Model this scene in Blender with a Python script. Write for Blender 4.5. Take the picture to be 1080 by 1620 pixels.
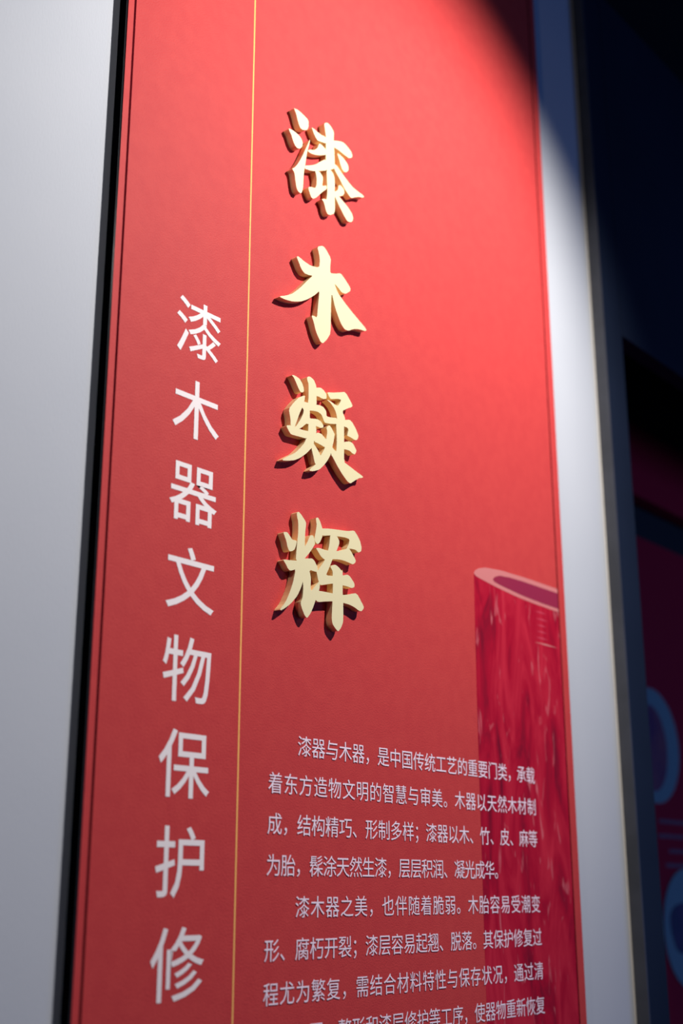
import bpy, bmesh, math, random
from mathutils import Vector, Matrix, geometry

for _o in list(bpy.data.objects):
    bpy.data.objects.remove(_o)
S = bpy.context.scene
COL = S.collection
EYE = 1.6                      # height of the lens above the floor, metres
WALL_Y = 0.0145                # face of the white wall; the printed face of the panel is y = 0

# ---------------------------------------------------------------- camera
cam = bpy.data.cameras.new('camera')
cam.sensor_fit = 'VERTICAL'
cam.sensor_height = 36.0
cam.lens = 44.53
cam.clip_start = 0.02
cam.dof.use_dof = True
cam.dof.focus_distance = 1.575
cam.dof.aperture_fstop = 2.6
camo = bpy.data.objects.new('camera', cam)
COL.objects.link(camo)
pitch, yaw, roll = (math.radians(a) for a in (16.7346, 50.4084, -0.0461))
fw = Vector((math.sin(yaw) * math.cos(pitch), math.cos(yaw) * math.cos(pitch), math.sin(pitch)))
r0 = Vector((math.cos(yaw), -math.sin(yaw), 0))
u0 = r0.cross(fw)
rt = r0 * math.cos(roll) + u0 * math.sin(roll)
up = -r0 * math.sin(roll) + u0 * math.cos(roll)
camo.matrix_world = Matrix(((rt.x, up.x, -fw.x, 0), (rt.y, up.y, -fw.y, -1.0), (rt.z, up.z, -fw.z, EYE), (0, 0, 0, 1)))
S.camera = camo

# ---------------------------------------------------------------- light and exposure
S.view_settings.view_transform = 'Standard'
S.view_settings.look = 'None'
S.view_settings.gamma = 1.0
S.view_settings.use_curve_mapping = False
S.view_settings.exposure = 0.0

world = bpy.data.worlds.new('world')
S.world = world
world.use_nodes = True
world.node_tree.nodes['Background'].inputs[0].default_value = (0.10, 0.22, 0.75, 1)
world.node_tree.nodes['Background'].inputs[1].default_value = 0.065


def aim(o, target):
    d = Vector(target) - o.location
    o.rotation_euler = d.to_track_quat('-Z', 'Y').to_euler()


def light(name, kind, loc, target, color, power, **kw):
    l = bpy.data.lights.new(name, kind)
    l.color = color
    l.energy = power
    for k, v in kw.items():
        setattr(l, k, v)
    o = bpy.data.objects.new(name, l)
    COL.objects.link(o)
    o.location = loc
    aim(o, target)
    return o


# ceiling track spotlight that makes the pool of light on the panel
light('track_spot', 'SPOT', (1.50, -0.98, EYE + 1.43), (1.28, 0, EYE + 0.73), (1.0, 0.97, 0.94), 118,
      spot_size=math.radians(90), spot_blend=0.75, shadow_soft_size=0.006)
# a second, weaker ceiling spotlight further left, close to the wall, that washes the left wall
light('wash_spot', 'SPOT', (-0.6, -0.75, EYE + 1.5), (0.6, 0, EYE + 0.85), (1.0, 0.97, 0.94), 22,
      spot_size=math.radians(85), spot_blend=0.9, shadow_soft_size=0.03)
# big cold area light added as blue fill; no source in view
light('blue_fill', 'AREA', (4.6, -4.2, EYE + 0.2), (1.9, 0, EYE + 0.2), (0.16, 0.33, 1.0), 40,
      shape='RECTANGLE', size=2.4, size_y=1.5)

# ---------------------------------------------------------------- materials


def mat(name, color, rough=0.6, metallic=0.0, spec=0.5, noise=None, bump=None, coat=0.0, coat_rough=0.3):
    """principled material; noise=(scale, second colour, amount), bump=(scale, strength, stretch)"""
    m = bpy.data.materials.new(name)
    m.use_nodes = True
    nt = m.node_tree
    b = nt.nodes['Principled BSDF']
    b.inputs['Base Color'].default_value = (*color, 1)
    b.inputs['Roughness'].default_value = rough
    b.inputs['Metallic'].default_value = metallic
    b.inputs['Specular IOR Level'].default_value = spec
    b.inputs['Coat Weight'].default_value = coat
    b.inputs['Coat Roughness'].default_value = coat_rough
    tc = nt.nodes.new('ShaderNodeTexCoord')
    if noise:
        n = nt.nodes.new('ShaderNodeTexNoise')
        n.inputs['Scale'].default_value = noise[0]
        n.inputs['Detail'].default_value = 5
        nt.links.new(tc.outputs['Object'], n.inputs['Vector'])
        r = nt.nodes.new('ShaderNodeMapRange')
        r.inputs[1].default_value = 0.35
        r.inputs[2].default_value = 0.65
        r.inputs[4].default_value = noise[2]
        nt.links.new(n.outputs['Fac'], r.inputs[0])
        mx = nt.nodes.new('ShaderNodeMix')
        mx.data_type = 'RGBA'
        mx.inputs[6].default_value = (*color, 1)
        mx.inputs[7].default_value = (*noise[1], 1)
        nt.links.new(r.outputs[0], mx.inputs[0])
        nt.links.new(mx.outputs[2], b.inputs['Base Color'])
    if bump:
        mp = nt.nodes.new('ShaderNodeMapping')
        mp.inputs['Scale'].default_value = bump[2] if len(bump) > 2 else (1, 1, 1)
        nt.links.new(tc.outputs['Object'], mp.inputs['Vector'])
        n = nt.nodes.new('ShaderNodeTexNoise')
        n.inputs['Scale'].default_value = bump[0]
        n.inputs['Detail'].default_value = 3
        nt.links.new(mp.outputs[0], n.inputs['Vector'])
        bp = nt.nodes.new('ShaderNodeBump')
        bp.inputs['Strength'].default_value = bump[1]
        bp.inputs['Distance'].default_value = 0.001
        nt.links.new(n.outputs['Fac'], bp.inputs['Height'])
        nt.links.new(bp.outputs[0], b.inputs['Normal'])
    return m


M = {}
M['red'] = mat('printed_red_vinyl', (0.56, 0.054, 0.050), 0.6, spec=0.12, noise=(60, (0.53, 0.047, 0.046), 0.8), bump=(520, 0.5))
M['red_border'] = mat('printed_red_border', (0.54, 0.050, 0.046), 0.6, spec=0.12, bump=(420, 0.3))
M['line'] = mat('printed_dark_line', (0.07, 0.003, 0.006), 0.6, spec=0.0)
M['gold_line'] = mat('printed_gold_line', (0.95, 0.46, 0.13), 0.5, spec=0.1)
M['print_white'] = mat('printed_warm_white', (0.90, 0.80, 0.77), 0.6, spec=0.1)
M['print_text'] = mat('printed_pale_lilac', (0.95, 0.76, 0.84), 0.6, spec=0.1)
M['letter_face'] = mat('champagne_paint', (0.78, 0.68, 0.39), 0.5, spec=0.4)
M['letter_side'] = mat('golden_sides', (0.95, 0.70, 0.34), 0.4, spec=0.4)
M['wall'] = mat('white_wall_cloth', (0.52, 0.53, 0.555), 0.8, spec=0.2, noise=(5, (0.49, 0.505, 0.535), 0.6), bump=(260, 0.25, (3, 1, 0.6)))
M['black'] = mat('black_core', (0.001, 0.001, 0.0015), 0.7, spec=0.0)
M['black_gloss'] = mat('black_gloss_edge', (0.002, 0.002, 0.004), 0.13, spec=0.8)
M['trim'] = mat('scuffed_dark_grey', (0.065, 0.066, 0.08), 0.5, noise=(14, (0.045, 0.046, 0.055), 1.0))
M['cream'] = mat('cream_edge', (0.74, 0.68, 0.60), 0.7)
M['navy'] = mat('navy_paint', (0.009, 0.015, 0.032), 0.6, spec=0.2, noise=(4, (0.007, 0.012, 0.026), 1.0))
M['dark'] = mat('black_paint', (0.004, 0.004, 0.006), 0.7)
M['ceiling'] = mat('black_ceiling', (0.004, 0.004, 0.005), 0.9)
M['floor'] = mat('dark_floor', (0.05, 0.048, 0.05), 0.5, noise=(6, (0.035, 0.035, 0.04), 1.0))
M['maroon'] = mat('maroon_board', (0.55, 0.010, 0.036), 0.6, spec=0.1)
M['disc'] = mat('pale_disc', (0.30, 0.40, 0.38), 0.6, spec=0.1)
M['photo_plum'] = mat('plum_photo', (0.40, 0.09, 0.10), 0.5, noise=(9, (0.16, 0.02, 0.10), 1.0))
M['photo_ink'] = mat('ink_photo', (0.05, 0.04, 0.10), 0.5, noise=(14, (0.14, 0.05, 0.14), 1.0))
M['caption'] = mat('caption_grey', (0.30, 0.14, 0.18), 0.6)
M['rim'] = mat('printed_rim_pink', (0.62, 0.20, 0.19), 0.6, spec=0.1)
M['ridge'] = mat('printed_ridge_rose', (0.58, 0.05, 0.08), 0.5)
M['mouth'] = mat('printed_mouth_wine', (0.30, 0.022, 0.055), 0.6, spec=0.1, noise=(5, (0.28, 0.02, 0.06), 1.0))


def vessel_material():
    """photo print of carved lacquer: dark crimson with wavy upright folds and pale glints"""
    m = bpy.data.materials.new('printed_carved_lacquer')
    m.use_nodes = True
    nt = m.node_tree
    L = nt.links.new
    N = nt.nodes.new
    b = nt.nodes['Principled BSDF']
    b.inputs['Roughness'].default_value = 0.6
    b.inputs['Specular IOR Level'].default_value = 0.12
    tc = N('ShaderNodeTexCoord')
    mp = N('ShaderNodeMapping')
    mp.inputs['Scale'].default_value = (1.0, 1.0, 0.27)
    L(tc.outputs['Object'], mp.inputs['Vector'])
    n1 = N('ShaderNodeTexNoise')
    n1.inputs['Scale'].default_value = 19
    n1.inputs['Detail'].default_value = 5
    n1.inputs['Roughness'].default_value = 0.6
    n1.inputs['Distortion'].default_value = 1.1
    L(mp.outputs[0], n1.inputs['Vector'])
    r1 = N('ShaderNodeValToRGB')
    e = r1.color_ramp.elements
    e[0].position = 0.30
    e[0].color = (0.17, 0.003, 0.016, 1)
    e[1].position = 0.66
    e[1].color = (0.54, 0.018, 0.040, 1)
    k = r1.color_ramp.elements.new(0.46)
    k.color = (0.40, 0.003, 0.022, 1)
    L(n1.outputs['Fac'], r1.inputs[0])
    # thin pale glints along the folds
    n2 = N('ShaderNodeTexNoise')
    n2.inputs['Scale'].default_value = 44
    n2.inputs['Detail'].default_value = 2
    n2.inputs['Distortion'].default_value = 1.6
    L(mp.outputs[0], n2.inputs['Vector'])
    r2 = N('ShaderNodeMapRange')
    r2.inputs[1].default_value = 0.62
    r2.inputs[2].default_value = 0.76
    r2.inputs[4].default_value = 0.75
    L(n2.outputs['Fac'], r2.inputs[0])
    mx = N('ShaderNodeMix')
    mx.data_type = 'RGBA'
    mx.inputs[7].default_value = (0.66, 0.16, 0.18, 1)
    L(r2.outputs[0], mx.inputs[0])
    L(r1.outputs[0], mx.inputs[6])
    L(mx.outputs[2], b.inputs['Base Color'])
    return m


M['vessel'] = vessel_material()

# ---------------------------------------------------------------- helpers


def link(name, me, m, parent=None, label=None):
    o = bpy.data.objects.new(name, me)
    COL.objects.link(o)
    for k in (m if isinstance(m, (list, tuple)) else [m]):
        me.materials.append(k)
    if parent:
        o.parent = parent
    if label:
        o['label'] = label
    return o


def empty(name, loc, label, cat, group=None):
    o = bpy.data.objects.new(name, None)
    COL.objects.link(o)
    o.location = loc
    o['label'] = label
    o['category'] = cat
    if group:
        o['group'] = group
    return o


def box(bm, x0, x1, y0, y1, z0, z1):
    v = [bm.verts.new((x, y, z)) for x in (x0, x1) for y in (y0, y1) for z in (z0, z1)]
    for f in ((0, 1, 3, 2), (4, 6, 7, 5), (0, 4, 5, 1), (2, 3, 7, 6), (0, 2, 6, 4), (1, 5, 7, 3)):
        bm.faces.new([v[i] for i in f])


def boxes(name, bl, m, parent=None, label=None, bevel=0.0):
    bm = bmesh.new()
    for b in bl:
        box(bm, *b)
    bmesh.ops.recalc_face_normals(bm, faces=bm.faces)
    if bevel:
        bmesh.ops.bevel(bm, geom=bm.edges[:], offset=bevel, segments=2, affect='EDGES')
    me = bpy.data.meshes.new(name)
    bm.to_mesh(me)
    bm.free()
    return link(name, me, m, parent, label)


def structure(o):
    o['kind'] = 'structure'
    return o


def chaikin(P, it=1, r=0.2):
    for _ in range(it):
        Q = []
        n = len(P)
        for i in range(n):
            a, b = P[i], P[(i + 1) % n]
            Q.append((a[0] * (1 - r) + b[0] * r, a[1] * (1 - r) + b[1] * r))
            Q.append((a[0] * r + b[0] * (1 - r), a[1] * r + b[1] * (1 - r)))
        P = Q
    return P


def inside(c, P):
    r = False
    for i in range(len(P)):
        (x0, y0), (x1, y1) = P[i], P[i - 1]
        if (y0 > c.y) != (y1 > c.y) and c.x < (x1 - x0) * (c.y - y0) / (y1 - y0) + x0:
            r = not r
    return r


def slab(name, polys, y_front, y_back, m, parent=None, label=None, bevel=0.0):
    """union of outlines in the x-z plane, given thickness from y_front to y_back (real solid)"""
    vs, fs = [], []
    for P in polys:
        fs.append(list(range(len(vs), len(vs) + len(P))))
        vs += [Vector(p) for p in P]
    V, E, F, ov, oe, of = geometry.delaunay_2d_cdt(vs, [], fs, 0, 1e-6)
    F = [f for f in F if any(inside((V[f[0]] + V[f[1]] + V[f[2]]) / 3, P) for P in polys)]
    bm = bmesh.new()
    a = [bm.verts.new((v.x, y_front, v.y)) for v in V]
    c = [bm.verts.new((v.x, y_back, v.y)) for v in V]
    cnt, dr = {}, {}
    for f in F:
        bm.faces.new([a[i] for i in f])
        bm.faces.new([c[i] for i in reversed(f)])
        for i in range(len(f)):
            p, q = f[i], f[(i + 1) % len(f)]
            key = (min(p, q), max(p, q))
            cnt[key] = cnt.get(key, 0) + 1
            dr[key] = (p, q)
    for key, n in cnt.items():
        if n == 1:
            p, q = dr[key]
            f = bm.faces.new([a[q], a[p], c[p], c[q]])
            f.material_index = 1 if isinstance(m, (list, tuple)) else 0
    bmesh.ops.recalc_face_normals(bm, faces=bm.faces)
    me = bpy.data.meshes.new(name)
    bm.to_mesh(me)
    bm.free()
    return link(name, me, m, parent, label)


GLYPH = {}


def glyph_mesh(ch, bold=0.0):
    """flat filled outline of a character, 1 em = 1 unit, as a bare triangle list"""
    if (ch, bold) not in GLYPH:
        cu = bpy.data.curves.new('g', 'FONT')
        cu.body = ch
        cu.size = 1
        cu.resolution_u = 3
        cu.offset = bold
        cu.dimensions = '2D'
        o = bpy.data.objects.new('g', cu)
        COL.objects.link(o)
        dg = bpy.context.evaluated_depsgraph_get()
        dg.update()
        me = o.evaluated_get(dg).to_mesh()
        V = [(v.co.x, v.co.y) for v in me.vertices]
        F = [tuple(p.vertices) for p in me.polygons]
        o.evaluated_get(dg).to_mesh_clear()
        bpy.data.objects.remove(o)
        bpy.data.curves.remove(cu)
        GLYPH[(ch, bold)] = (V, F)
    return GLYPH[(ch, bold)]


def glyph_object(name, items, y, m, parent, label=None, bold=0.0):
    """vinyl lettering: items = (character, centre x, centre z, em)"""
    V, F = [], []
    for ch, cx, cz, em in items:
        gv, gf = glyph_mesh(ch, bold)
        n = len(V)
        dx = 0.0
        V += [(cx + em * (p[0] - 0.5 + dx), y, cz + em * (p[1] - 0.38)) for p in gv]
        F += [tuple(i + n for i in f) for f in gf]
    me = bpy.data.meshes.new(name)
    me.from_pydata(V, [], F)
    me.update()
    bm = bmesh.new()
    bm.from_mesh(me)
    bmesh.ops.remove_doubles(bm, verts=bm.verts, dist=1e-7)
    # front must face the room (-y)
    for f in bm.faces:
        if f.normal.y > 0:
            f.normal_flip()
    bm.to_mesh(me)
    bm.free()
    return link(name, me, m, parent, label)


def Z(z):
    return EYE + z


# ---------------------------------------------------------------- the setting
structure(boxes('floor', [(-4, 7, -6, 3, -0.1, 0)], M['floor']))
structure(boxes('ceiling', [(-4, 7, -6, 3, 4.2, 4.3)], M['ceiling']))
structure(boxes('wall_left', [(-3.0, 1.9575, WALL_Y, 0.17, 0, 3.95)], M['wall']))
CX = 1.9575
# navy wall standing slightly proud: a post, a lintel with a thin lower edge, a far post
NF = -0.0085                    # face of the navy wall
structure(boxes('wall_right', [
    (CX + 0.004, 2.0300, NF, 0.026, 0, Z(1.780)),
    (2.0318, 4.4, NF, 0.026, Z(1.008), Z(1.780)),
    (4.0, 4.4, NF, 0.026, 0, Z(1.008)),
], M['navy']))
structure(boxes('wall_back', [
    (1.98, 6.0, 0.40, 0.5, 0, Z(1.70)),
    (1.965, 2.02, 0.028, 0.40, 0, Z(1.70)),
    (1.965, 4.4, 0.028, 0.40, Z(1.70), Z(1.74)),
], M['dark']))
structure(boxes('trim_1', [(CX + 0.0002, CX + 0.0038, NF - 0.0003, WALL_Y + 0.01, 0, Z(1.780))], M['trim']))
structure(boxes('trim_2', [(CX - 0.0040, CX - 0.0002, WALL_Y - 0.0016, WALL_Y - 0.0001, 0, Z(1.795))], M['cream'], bevel=0.0005))

# ---------------------------------------------------------------- the tall red panel
X0, X1 = 0.8125, 1.7764
PZ0, PZ1 = 0.35, Z(2.0)
panel = empty('exhibition_panel', (1.2944, 0.0112, PZ0),
              'tall red exhibition panel with thick black edge, printed vessel and white Chinese text', 'panel')


def under(o):
    """keep world placement while parenting to the panel's empty"""
    o.data.transform(Matrix.Translation(-panel.location))
    o.parent = panel
    return o


def pbox(name, bl, m, label=None, bevel=0.0):
    return under(boxes(name, bl, m, None, label, bevel))


pbox('backing_board', [(X0 + 0.0002, X1, 0.0006, WALL_Y - 0.0003, PZ0, PZ1)], M['black'], 'black core board')
# glossy rounded bead on the left edge of the print
bm = bmesh.new()
seg = 6
R = 0.0016
pts = [(X0 + R - R * math.cos(a * math.pi / 2 / seg), R - R * math.sin(a * math.pi / 2 / seg)) for a in range(seg + 1)] + [(X0 + R, R)]
lo = [bm.verts.new((x, y - 0.0001, PZ0)) for x, y in pts]
hi = [bm.verts.new((x, y - 0.0001, PZ1)) for x, y in pts]
for i in range(len(pts)):
    j = (i + 1) % len(pts)
    bm.faces.new((lo[i], lo[j], hi[j], hi[i]))
bm.faces.new(lo)
bm.faces.new(list(reversed(hi)))
bmesh.ops.recalc_face_normals(bm, faces=bm.faces)
me = bpy.data.meshes.new('edge_bead')
bm.to_mesh(me)
bm.free()
under(link('edge_bead', me, M['black_gloss'], None, 'glossy black edge bead catching the light'))

LX, RX = 0.8245, 1.7545        # the two upright border lines
BZ0, BZ1 = PZ0 + 0.012, PZ1 - 0.012
pbox('printed_face', [(X0 + 0.0016, X1 - 0.0004, 0.0, 0.0006, PZ0, PZ1)], M['red'], 'red printed face')
pbox('border_line', [(LX - 0.0015, LX + 0.0015, -0.0002, 0.0001, BZ0, BZ1)], M['line'])
pbox('border_line', [(RX - 0.0013, RX + 0.0013, -0.0005, 0.0001, BZ0, BZ1)], M['line'])
pbox('border_line', [(LX, RX, -0.0002, 0.0001, BZ0 - 0.0015, BZ0 + 0.0015)], M['line'])
pbox('border_line', [(LX, RX, -0.0002, 0.0001, BZ1 - 0.0015, BZ1 + 0.0015)], M['line'])
pbox('divider_line', [(1.0272, 1.0296, -0.0002, 0.0001, BZ0 + 0.06, BZ1 - 0.02)], M['gold_line'], 'thin gold upright line')

# printed lacquer vessel, cut off by the right border line
VX = RX - 0.0012
OUT = [(1.5130, 0.4480), (1.5160, 0.4530), (1.5253, 0.4580), (1.5431, 0.4628), (1.5868, 0.4668), (1.6536, 0.4683), (VX, 0.4680),
       (VX, 0.4300), (1.6781, 0.4313), (1.6239, 0.4337), (1.5720, 0.4382), (1.5344, 0.4427), (1.5180, 0.4450)]
INN = [(1.5630, 0.4483), (1.5692, 0.4535), (1.5836, 0.4580), (1.6126, 0.4602), (1.6530, 0.4611), (VX, 0.4610),
       (VX, 0.4353), (1.7066, 0.4358), (1.6512, 0.4378), (1.5852, 0.4430), (1.5680, 0.4455)]
BODY = [(1.5130, 0.4480), (1.5344, 0.4435), (1.5720, 0.4390), (1.6239, 0.4345), (1.6781, 0.4320), (VX, 0.4310),
        (VX, -0.90), (1.5120, -0.90), (1.5105, -0.2), (1.5105, 0.25), (1.5118, 0.38)]
sh = lambda P: [(x, EYE + z) for x, z in P]
ves = under(slab('printed_vessel', [sh(BODY)], -0.00015, 0.0002, M['vessel'], None, 'photographic print of a dark crimson carved lacquer vessel'))
for nm, P, yy, mm, lb in (('vessel_rim', OUT, -0.0003, M['rim'], 'pale pink printed rim'), ('vessel_mouth', INN, -0.00045, M['mouth'], 'wine red printed mouth of the vessel')):
    o = slab(nm, [sh(P)], yy, 0.0001, mm, None, lb)
    o.data.transform(Matrix.Translation(-panel.location))
    o.parent = ves
# fine turned ridges printed below the rim
for k, (zz, a, b) in enumerate(((0.420, 1.68, 1.715), (0.409, 1.682, 1.72), (0.399, 1.686, 1.712), (0.389, 1.684, 1.714), (0.379, 1.680, 1.716), (0.3705, 1.675, 1.745))):
    o = slab('printed_ridge', [[(a, EYE + zz), ((a + b) / 2, EYE + zz + 0.0016), (b, EYE + zz), ((a + b) / 2, EYE + zz - 0.0012)]],
             -0.00025, 0.0001, M['ridge'] if k < 5 else M['rim'])
    o.data.transform(Matrix.Translation(-panel.location))
    o.parent = ves

# white heading column
for j, ch in enumerate('漆木器文物保护修'):
    under(glyph_object('heading_character', [(ch, 0.9467, EYE + 0.6342 - j * 0.1005, 0.0771)], -0.0003, M['print_white'], None, None, 0.004))

# eight lines of small text
LINES = [
    ('漆器与木器，是中国传统工艺的重要门类，承载', 1.1396, 1.6455),
    ('着东方造物文明的智慧与审美。木器以天然木材制', 1.0896, 1.6453),
    ('成，结构精巧、形制多样；漆器以木、竹、皮、麻等', 1.0892, 1.6452),
    ('为胎，髹涂天然生漆，层层积润、凝光成华。', 1.0884, 1.5526),
    ('漆木器之美，也伴随着脆弱。木胎容易受潮变', 1.1378, 1.6452),
    ('形、腐朽开裂；漆层容易起翘、脱落。其保护修复过', 1.0873, 1.6456),
    ('程尤为繁复，需结合材料特性与保存状况，通过清', 1.0867, 1.6458),
    ('洗、加固、整形和漆层修护等工序，使器物重新恢复', 1.0865, 1.6460),
]
for j, (s, a, b) in enumerate(LINES):
    n = len(s)
    if s.endswith('。'):
        b = 1.5526
    it = [(ch, a + (b - a) * k / (n - 1), EYE + 0.1659 - j * 0.0453, 0.0257) for k, ch in enumerate(s)]
    under(glyph_object('text_line', it, -0.0008, M['print_text'], None, None, 0.0))

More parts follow.
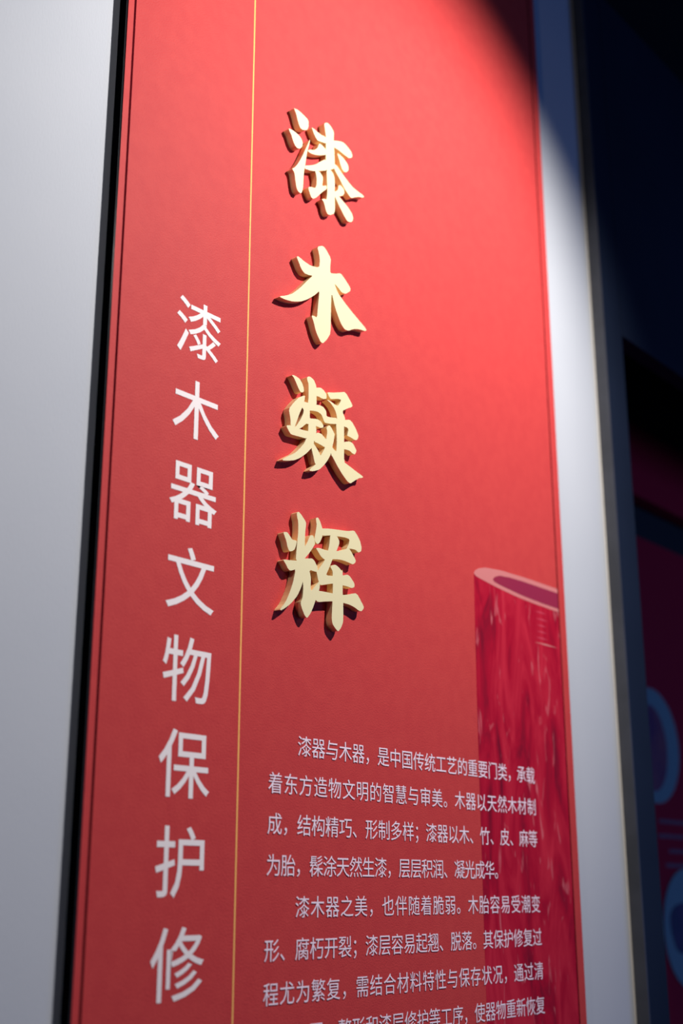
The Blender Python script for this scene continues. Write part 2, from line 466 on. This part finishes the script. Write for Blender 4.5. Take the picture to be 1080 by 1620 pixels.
# ---------------------------------------------------------------- raised golden characters
LETTERS = {
  'qi': [[[-579,447],[-496,465],[-395,448],[-310,428],[-276,400],[-275,317],[-305,248],[-392,206],[-446,211],[-485,273],[-528,378],[-562,430]],[[-675,87],[-590,99],[-499,89],[-432,66],[-390,17],[-397,-49],[-438,-105],[-496,-130],[-546,-111],[-588,-56],[-621,14],[-663,56]],[[-239,150],[-259,45],[-301,-90],[-336,-296],[-355,-382],[-370,-513],[-377,-653],[-392,-734],[-421,-778],[-471,-773],[-504,-737],[-530,-638],[-551,-525],[-600,-489],[-565,-464],[-492,-373],[-404,-216],[-322,-37]],[[48,537],[125,585],[192,563],[263,508],[256,367],[267,268],[282,1],[282,-64],[107,-186],[89,-93],[90,348],[69,442]],[[-211,340],[-156,340],[-52,322],[87,334],[122,299],[91,238],[0,213],[-86,195],[-138,233],[-181,288]],[[228,355],[353,408],[461,443],[552,422],[643,381],[670,328],[652,286],[587,248],[479,254],[371,267],[272,264],[210,265]],[[-51,171],[18,170],[88,140],[123,93],[88,56],[-50,-20],[-169,-64],[-246,-76],[-291,-70],[-263,-33],[-153,11],[-85,80]],[[331,208],[406,206],[478,189],[560,143],[583,100],[578,45],[532,-6],[478,-22],[442,0],[410,49],[362,145]],[[-349,-323],[-219,-256],[-117,-192],[-49,-126],[88,-8],[124,-127],[103,-182],[-48,-260],[-150,-312],[-251,-347],[-343,-366]],[[106,-59],[308,13],[388,-33],[478,-87],[586,-140],[695,-181],[925,-199],[916,-233],[805,-267],[712,-318],[639,-364],[567,-330],[477,-269],[388,-181],[299,-107],[264,-66],[194,-119],[124,-165]],[[-134,-295],[-40,-266],[29,-312],[30,-375],[13,-462],[108,-412],[111,-464],[22,-549],[-46,-627],[-97,-685],[-164,-741],[-206,-741],[-240,-689],[-274,-615],[-216,-584],[-131,-564],[-101,-500],[-99,-411],[-108,-352]],[[107,-161],[194,-129],[247,-158],[282,-219],[282,-512],[286,-713],[265,-773],[196,-826],[135,-843],[92,-800],[66,-724],[40,-686],[5,-670],[57,-640],[105,-633],[125,-521],[116,-335]],[[362,-290],[406,-270],[477,-294],[492,-352],[459,-406],[370,-459],[273,-519],[273,-433],[353,-365]],[[273,-497],[370,-457],[459,-495],[566,-537],[656,-599],[683,-664],[665,-717],[611,-754],[548,-762],[477,-704],[388,-617],[300,-517]]],
  'mu': [[[-99,666],[6,726],[60,714],[181,610],[168,489],[168,384],[276,417],[385,470],[467,425],[597,331],[591,280],[494,204],[412,192],[317,241],[254,265],[330,151],[494,51],[659,-32],[953,-166],[910,-200],[769,-218],[658,-258],[547,-324],[465,-330],[384,-265],[276,-97],[196,118],[183,-170],[178,-489],[105,-607],[14,-698],[-38,-676],[-116,-575],[-168,-447],[-207,-379],[-169,-365],[-97,-366],[-80,-193],[-48,43],[-146,-60],[-299,-183],[-425,-258],[-574,-315],[-697,-338],[-782,-345],[-831,-340],[-698,-277],[-575,-201],[-427,-57],[-302,84],[-187,204],[-277,182],[-354,175],[-418,215],[-457,273],[-508,345],[-483,371],[-356,343],[-227,333],[-58,375],[-45,498],[-67,584]]],
  'ning': [[[-589,546],[-535,558],[-441,544],[-393,503],[-361,446],[-353,398],[-392,369],[-431,374],[-471,422],[-510,477],[-550,525]],[[-453,283],[-331,354],[-343,273],[-381,178],[-427,92],[-465,4],[-502,-84],[-524,-143],[-601,-134],[-603,-48],[-638,73],[-552,181]],[[-390,258],[-248,268],[-239,182],[-238,60],[-258,-18],[-308,-25],[-386,-99],[-470,-151],[-525,-139],[-487,-101],[-410,9],[-365,89],[-354,147],[-392,174]],[[-299,612],[-244,639],[-171,619],[-131,575],[-111,525],[-110,423],[-109,271],[-279,225],[-265,341],[-267,532],[-291,569]],[[-374,246],[-184,277],[-32,306],[33,298],[83,261],[91,190],[190,203],[298,229],[314,148],[173,113],[108,99],[46,95],[18,146],[-15,187],[-88,203],[-184,187],[-271,163]],[[-130,519],[-25,552],[40,533],[87,496],[90,431],[8,409],[-57,417],[-129,408]],[[106,531],[206,556],[390,619],[450,644],[501,625],[621,510],[612,478],[526,435],[432,374],[306,391],[356,453],[387,514],[306,501],[173,454],[131,487]],[[93,424],[173,425],[256,405],[339,407],[441,398],[415,344],[466,278],[466,198],[281,121],[303,242],[273,313],[223,366],[164,400]],[[281,218],[440,242],[560,283],[619,260],[696,184],[748,105],[721,45],[670,27],[593,40],[508,42],[516,75],[538,139],[508,158],[432,154],[289,118]],[[281,167],[445,215],[445,19],[445,-70],[444,-341],[523,-360],[676,-399],[839,-437],[826,-457],[752,-482],[675,-529],[573,-600],[514,-587],[406,-514],[306,-428],[240,-356],[175,-301],[191,-191],[240,-222],[290,-237],[298,-49]],[[423,-70],[558,-21],[626,-31],[669,-71],[703,-118],[668,-174],[626,-174],[558,-152],[490,-154],[423,-167]],[[-684,-156],[-586,-128],[-494,-134],[-370,-128],[-252,-113],[-102,-56],[-141,-128],[-290,-223],[-461,-238],[-592,-250],[-630,-218]],[[-279,181],[-241,64],[-143,88],[-121,5],[-105,-79],[-133,-125],[-148,-229],[-306,-227],[-268,-131],[-261,8]],[[-254,60],[-103,99],[-22,90],[30,49],[27,20],[-22,-2],[-86,-2],[-142,-1],[-245,-31]],[[-298,-211],[-149,-185],[-164,-277],[-211,-334],[-304,-425],[-412,-508],[-518,-569],[-624,-603],[-729,-630],[-744,-618],[-640,-548],[-519,-478],[-413,-379],[-337,-292]],[[-180,-238],[-140,-265],[-84,-311],[-19,-381],[21,-382],[-51,-500],[-114,-522],[-138,-501],[-162,-431],[-203,-327]],[[84,36],[149,89],[198,52],[248,-1],[253,-16],[227,-136],[191,-236],[175,-307],[110,-408],[29,-501],[-50,-571],[-161,-621],[-247,-636],[-208,-590],[-130,-531],[-67,-449],[-19,-370],[64,-243],[84,-131],[108,-12]],[[-157,-132],[-86,-81],[-5,-78],[44,-109],[96,-128],[142,-227],[60,-243],[-52,-227],[-148,-224]]],
  'hui': [[[-729,305],[-658,320],[-609,281],[-569,245],[-481,248],[-496,189],[-522,128],[-574,96],[-622,91],[-655,145],[-672,207],[-704,255]],[[-486,604],[-453,625],[-396,591],[-316,524],[-316,473],[-331,391],[-334,189],[-332,12],[-501,-21],[-480,203],[-458,364],[-460,497],[-485,559]],[[-131,617],[-89,634],[-47,590],[-4,508],[-3,406],[-48,322],[-95,284],[-137,304],[-159,338],[-130,447],[-114,530]],[[-229,374],[-179,379],[-154,328],[-142,280],[-194,207],[-259,132],[-344,46],[-350,186],[-294,259],[-261,328]],[[-730,-36],[-612,-22],[-477,0],[-476,-104],[-594,-151],[-634,-135],[-682,-79]],[[-509,-23],[-453,27],[-226,78],[-224,-105],[-512,-160]],[[-356,38],[-210,83],[-160,69],[-93,-7],[-84,-67],[-142,-75],[-225,-69],[-274,-67],[-355,-114]],[[-497,-86],[-290,-46],[-241,-98],[-361,-226],[-393,-313],[-463,-435],[-588,-559],[-742,-661],[-773,-654],[-681,-559],[-606,-428],[-545,-287],[-507,-149]],[[-371,-62],[-266,-63],[-238,-98],[-216,-171],[-222,-299],[-203,-328],[-124,-242],[-50,-173],[-50,-262],[-82,-345],[-123,-419],[-171,-526],[-220,-610],[-284,-682],[-332,-650],[-381,-572],[-406,-511],[-367,-439],[-355,-318],[-370,-222]],[[-21,507],[141,538],[314,561],[490,582],[625,620],[678,582],[747,508],[780,421],[767,371],[713,342],[650,370],[534,360],[490,337],[472,351],[516,413],[534,481],[455,490],[279,469],[158,454],[-20,411]],[[150,462],[276,475],[328,419],[323,372],[271,275],[194,151],[134,37],[67,-78],[-58,-208],[-100,-116],[-93,-52],[24,83],[49,122],[108,247],[133,344]],[[-128,232],[-61,244],[40,242],[108,245],[280,273],[402,313],[507,364],[552,338],[658,232],[649,195],[595,162],[524,171],[419,178],[314,173],[176,149],[40,114],[-27,140],[-78,186]],[[-118,-52],[66,-6],[75,-80],[211,-63],[384,-24],[489,9],[541,-6],[629,-81],[629,-127],[585,-150],[506,-147],[383,-147],[203,-160],[76,-195],[-42,-227],[-75,-183]],[[146,50],[245,93],[314,72],[384,28],[392,57],[392,-148],[392,-272],[404,-377],[404,-518],[400,-619],[365,-692],[305,-756],[246,-721],[195,-674],[178,-599],[195,-391],[203,-160],[197,-59],[197,-2]],[[-74,-303],[42,-295],[194,-288],[392,-275],[505,-247],[646,-204],[700,-224],[815,-347],[815,-376],[770,-420],[716,-421],[628,-390],[522,-374],[404,-372],[195,-388],[43,-417],[-82,-447],[-136,-423],[-140,-367]]],
}
WHERE = [
    ('qi', 1.155, 0.967, 'topmost raised gold character, many short strokes with three drops at its left'),
    ('mu', 1.157, 0.758, 'second raised gold character from the top, a simple tree-like cross with spreading legs'),
    ('ning', 1.158, 0.570, 'third raised gold character from the top, dense strokes above a long right tail'),
    ('hui', 1.160, 0.386, 'lowest raised gold character, above the small printed text'),
]
for key, cx, cz, lab in WHERE:
    polys = [chaikin([(x * 1e-4, z * 1e-4) for x, z in P], 1, 0.18) for P in LETTERS[key]]
    o = slab('raised_character', polys, -0.0100, -0.0002, [M['letter_face'], M['letter_side']])
    o.location = (cx, 0, EYE + cz)
    o['label'] = lab
    o['category'] = 'sign letter'
    o['group'] = 'raised gold characters on the red panel'

# ---------------------------------------------------------------- display boards inside the dark opening
YB = 0.35


def disc(cx, cz, rx, rz, n=40):
    return [(cx + rx * math.cos(t * 2 * math.pi / n), cz + rz * math.sin(t * 2 * math.pi / n)) for t in range(n)]


low = empty('display_board', (3.3, YB + 0.02, 0.35), 'deep maroon display board with round pictures, lower right inside the dark opening', 'display board')


def bpart(name, polys, y0, y1, m, parent, label=None, root=low):
    o = slab(name, polys, y0, y1, m, None, label)
    o.data.transform(Matrix.Translation(-root.location))
    o.parent = parent
    return o


bpart('board', [[(2.2, 0.35), (3.95, 0.35), (3.95, Z(0.838)), (2.2, Z(0.838))]], YB, YB + 0.04, M['maroon'], low)
p1 = bpart('round_picture', [disc(2.774, Z(0.331), 0.134, 0.134)], YB - 0.003, YB + 0.001, M['disc'], low, 'pale blue-grey disc, upper')
bpart('pictured_object', [disc(2.763, Z(0.324), 0.078, 0.100)], YB - 0.004, YB, M['photo_plum'], p1, 'plum coloured oval object in the picture')
p2 = bpart('round_picture', [disc(2.895, Z(-0.080), 0.134, 0.134)], YB - 0.003, YB + 0.001, M['disc'], low, 'pale blue-grey disc, lower')
bpart('pictured_object', [chaikin([(2.79, Z(-0.05)), (2.83, Z(-0.022)), (2.98, Z(-0.022)), (2.99, Z(-0.08)), (2.97, Z(-0.135)), (2.83, Z(-0.138)), (2.80, Z(-0.10))], 2, 0.25)],
      YB - 0.004, YB, M['photo_ink'], p2, 'dark inky object in the picture')
rnd = random.Random(4)
for (zz, xa, xb) in ((0.158, 2.78, 2.95), (0.125, 2.77, 2.90), (0.092, 2.82, 3.02), (0.060, 2.80, 3.05)):
    polys = []
    x = xa
    while x < xb:
        w = rnd.uniform(0.008, 0.012)
        polys.append([(x, Z(zz) - 0.004), (x + w, Z(zz) - 0.005), (x + w, Z(zz) + 0.005), (x, Z(zz) + 0.004)])
        x += w + 0.003
    bpart('caption_line', polys, YB - 0.001, YB + 0.001, M['caption'], low)

upb = empty('display_board', (3.3, YB + 0.02, Z(0.947)), 'very dark maroon board above the black band, upper part of the dark opening', 'display board')
bpart('board', [[(2.2, Z(0.947)), (3.95, Z(0.947)), (3.95, Z(1.14)), (2.2, Z(1.14))]], YB, YB + 0.04, M['maroon'], upb, None, upb)
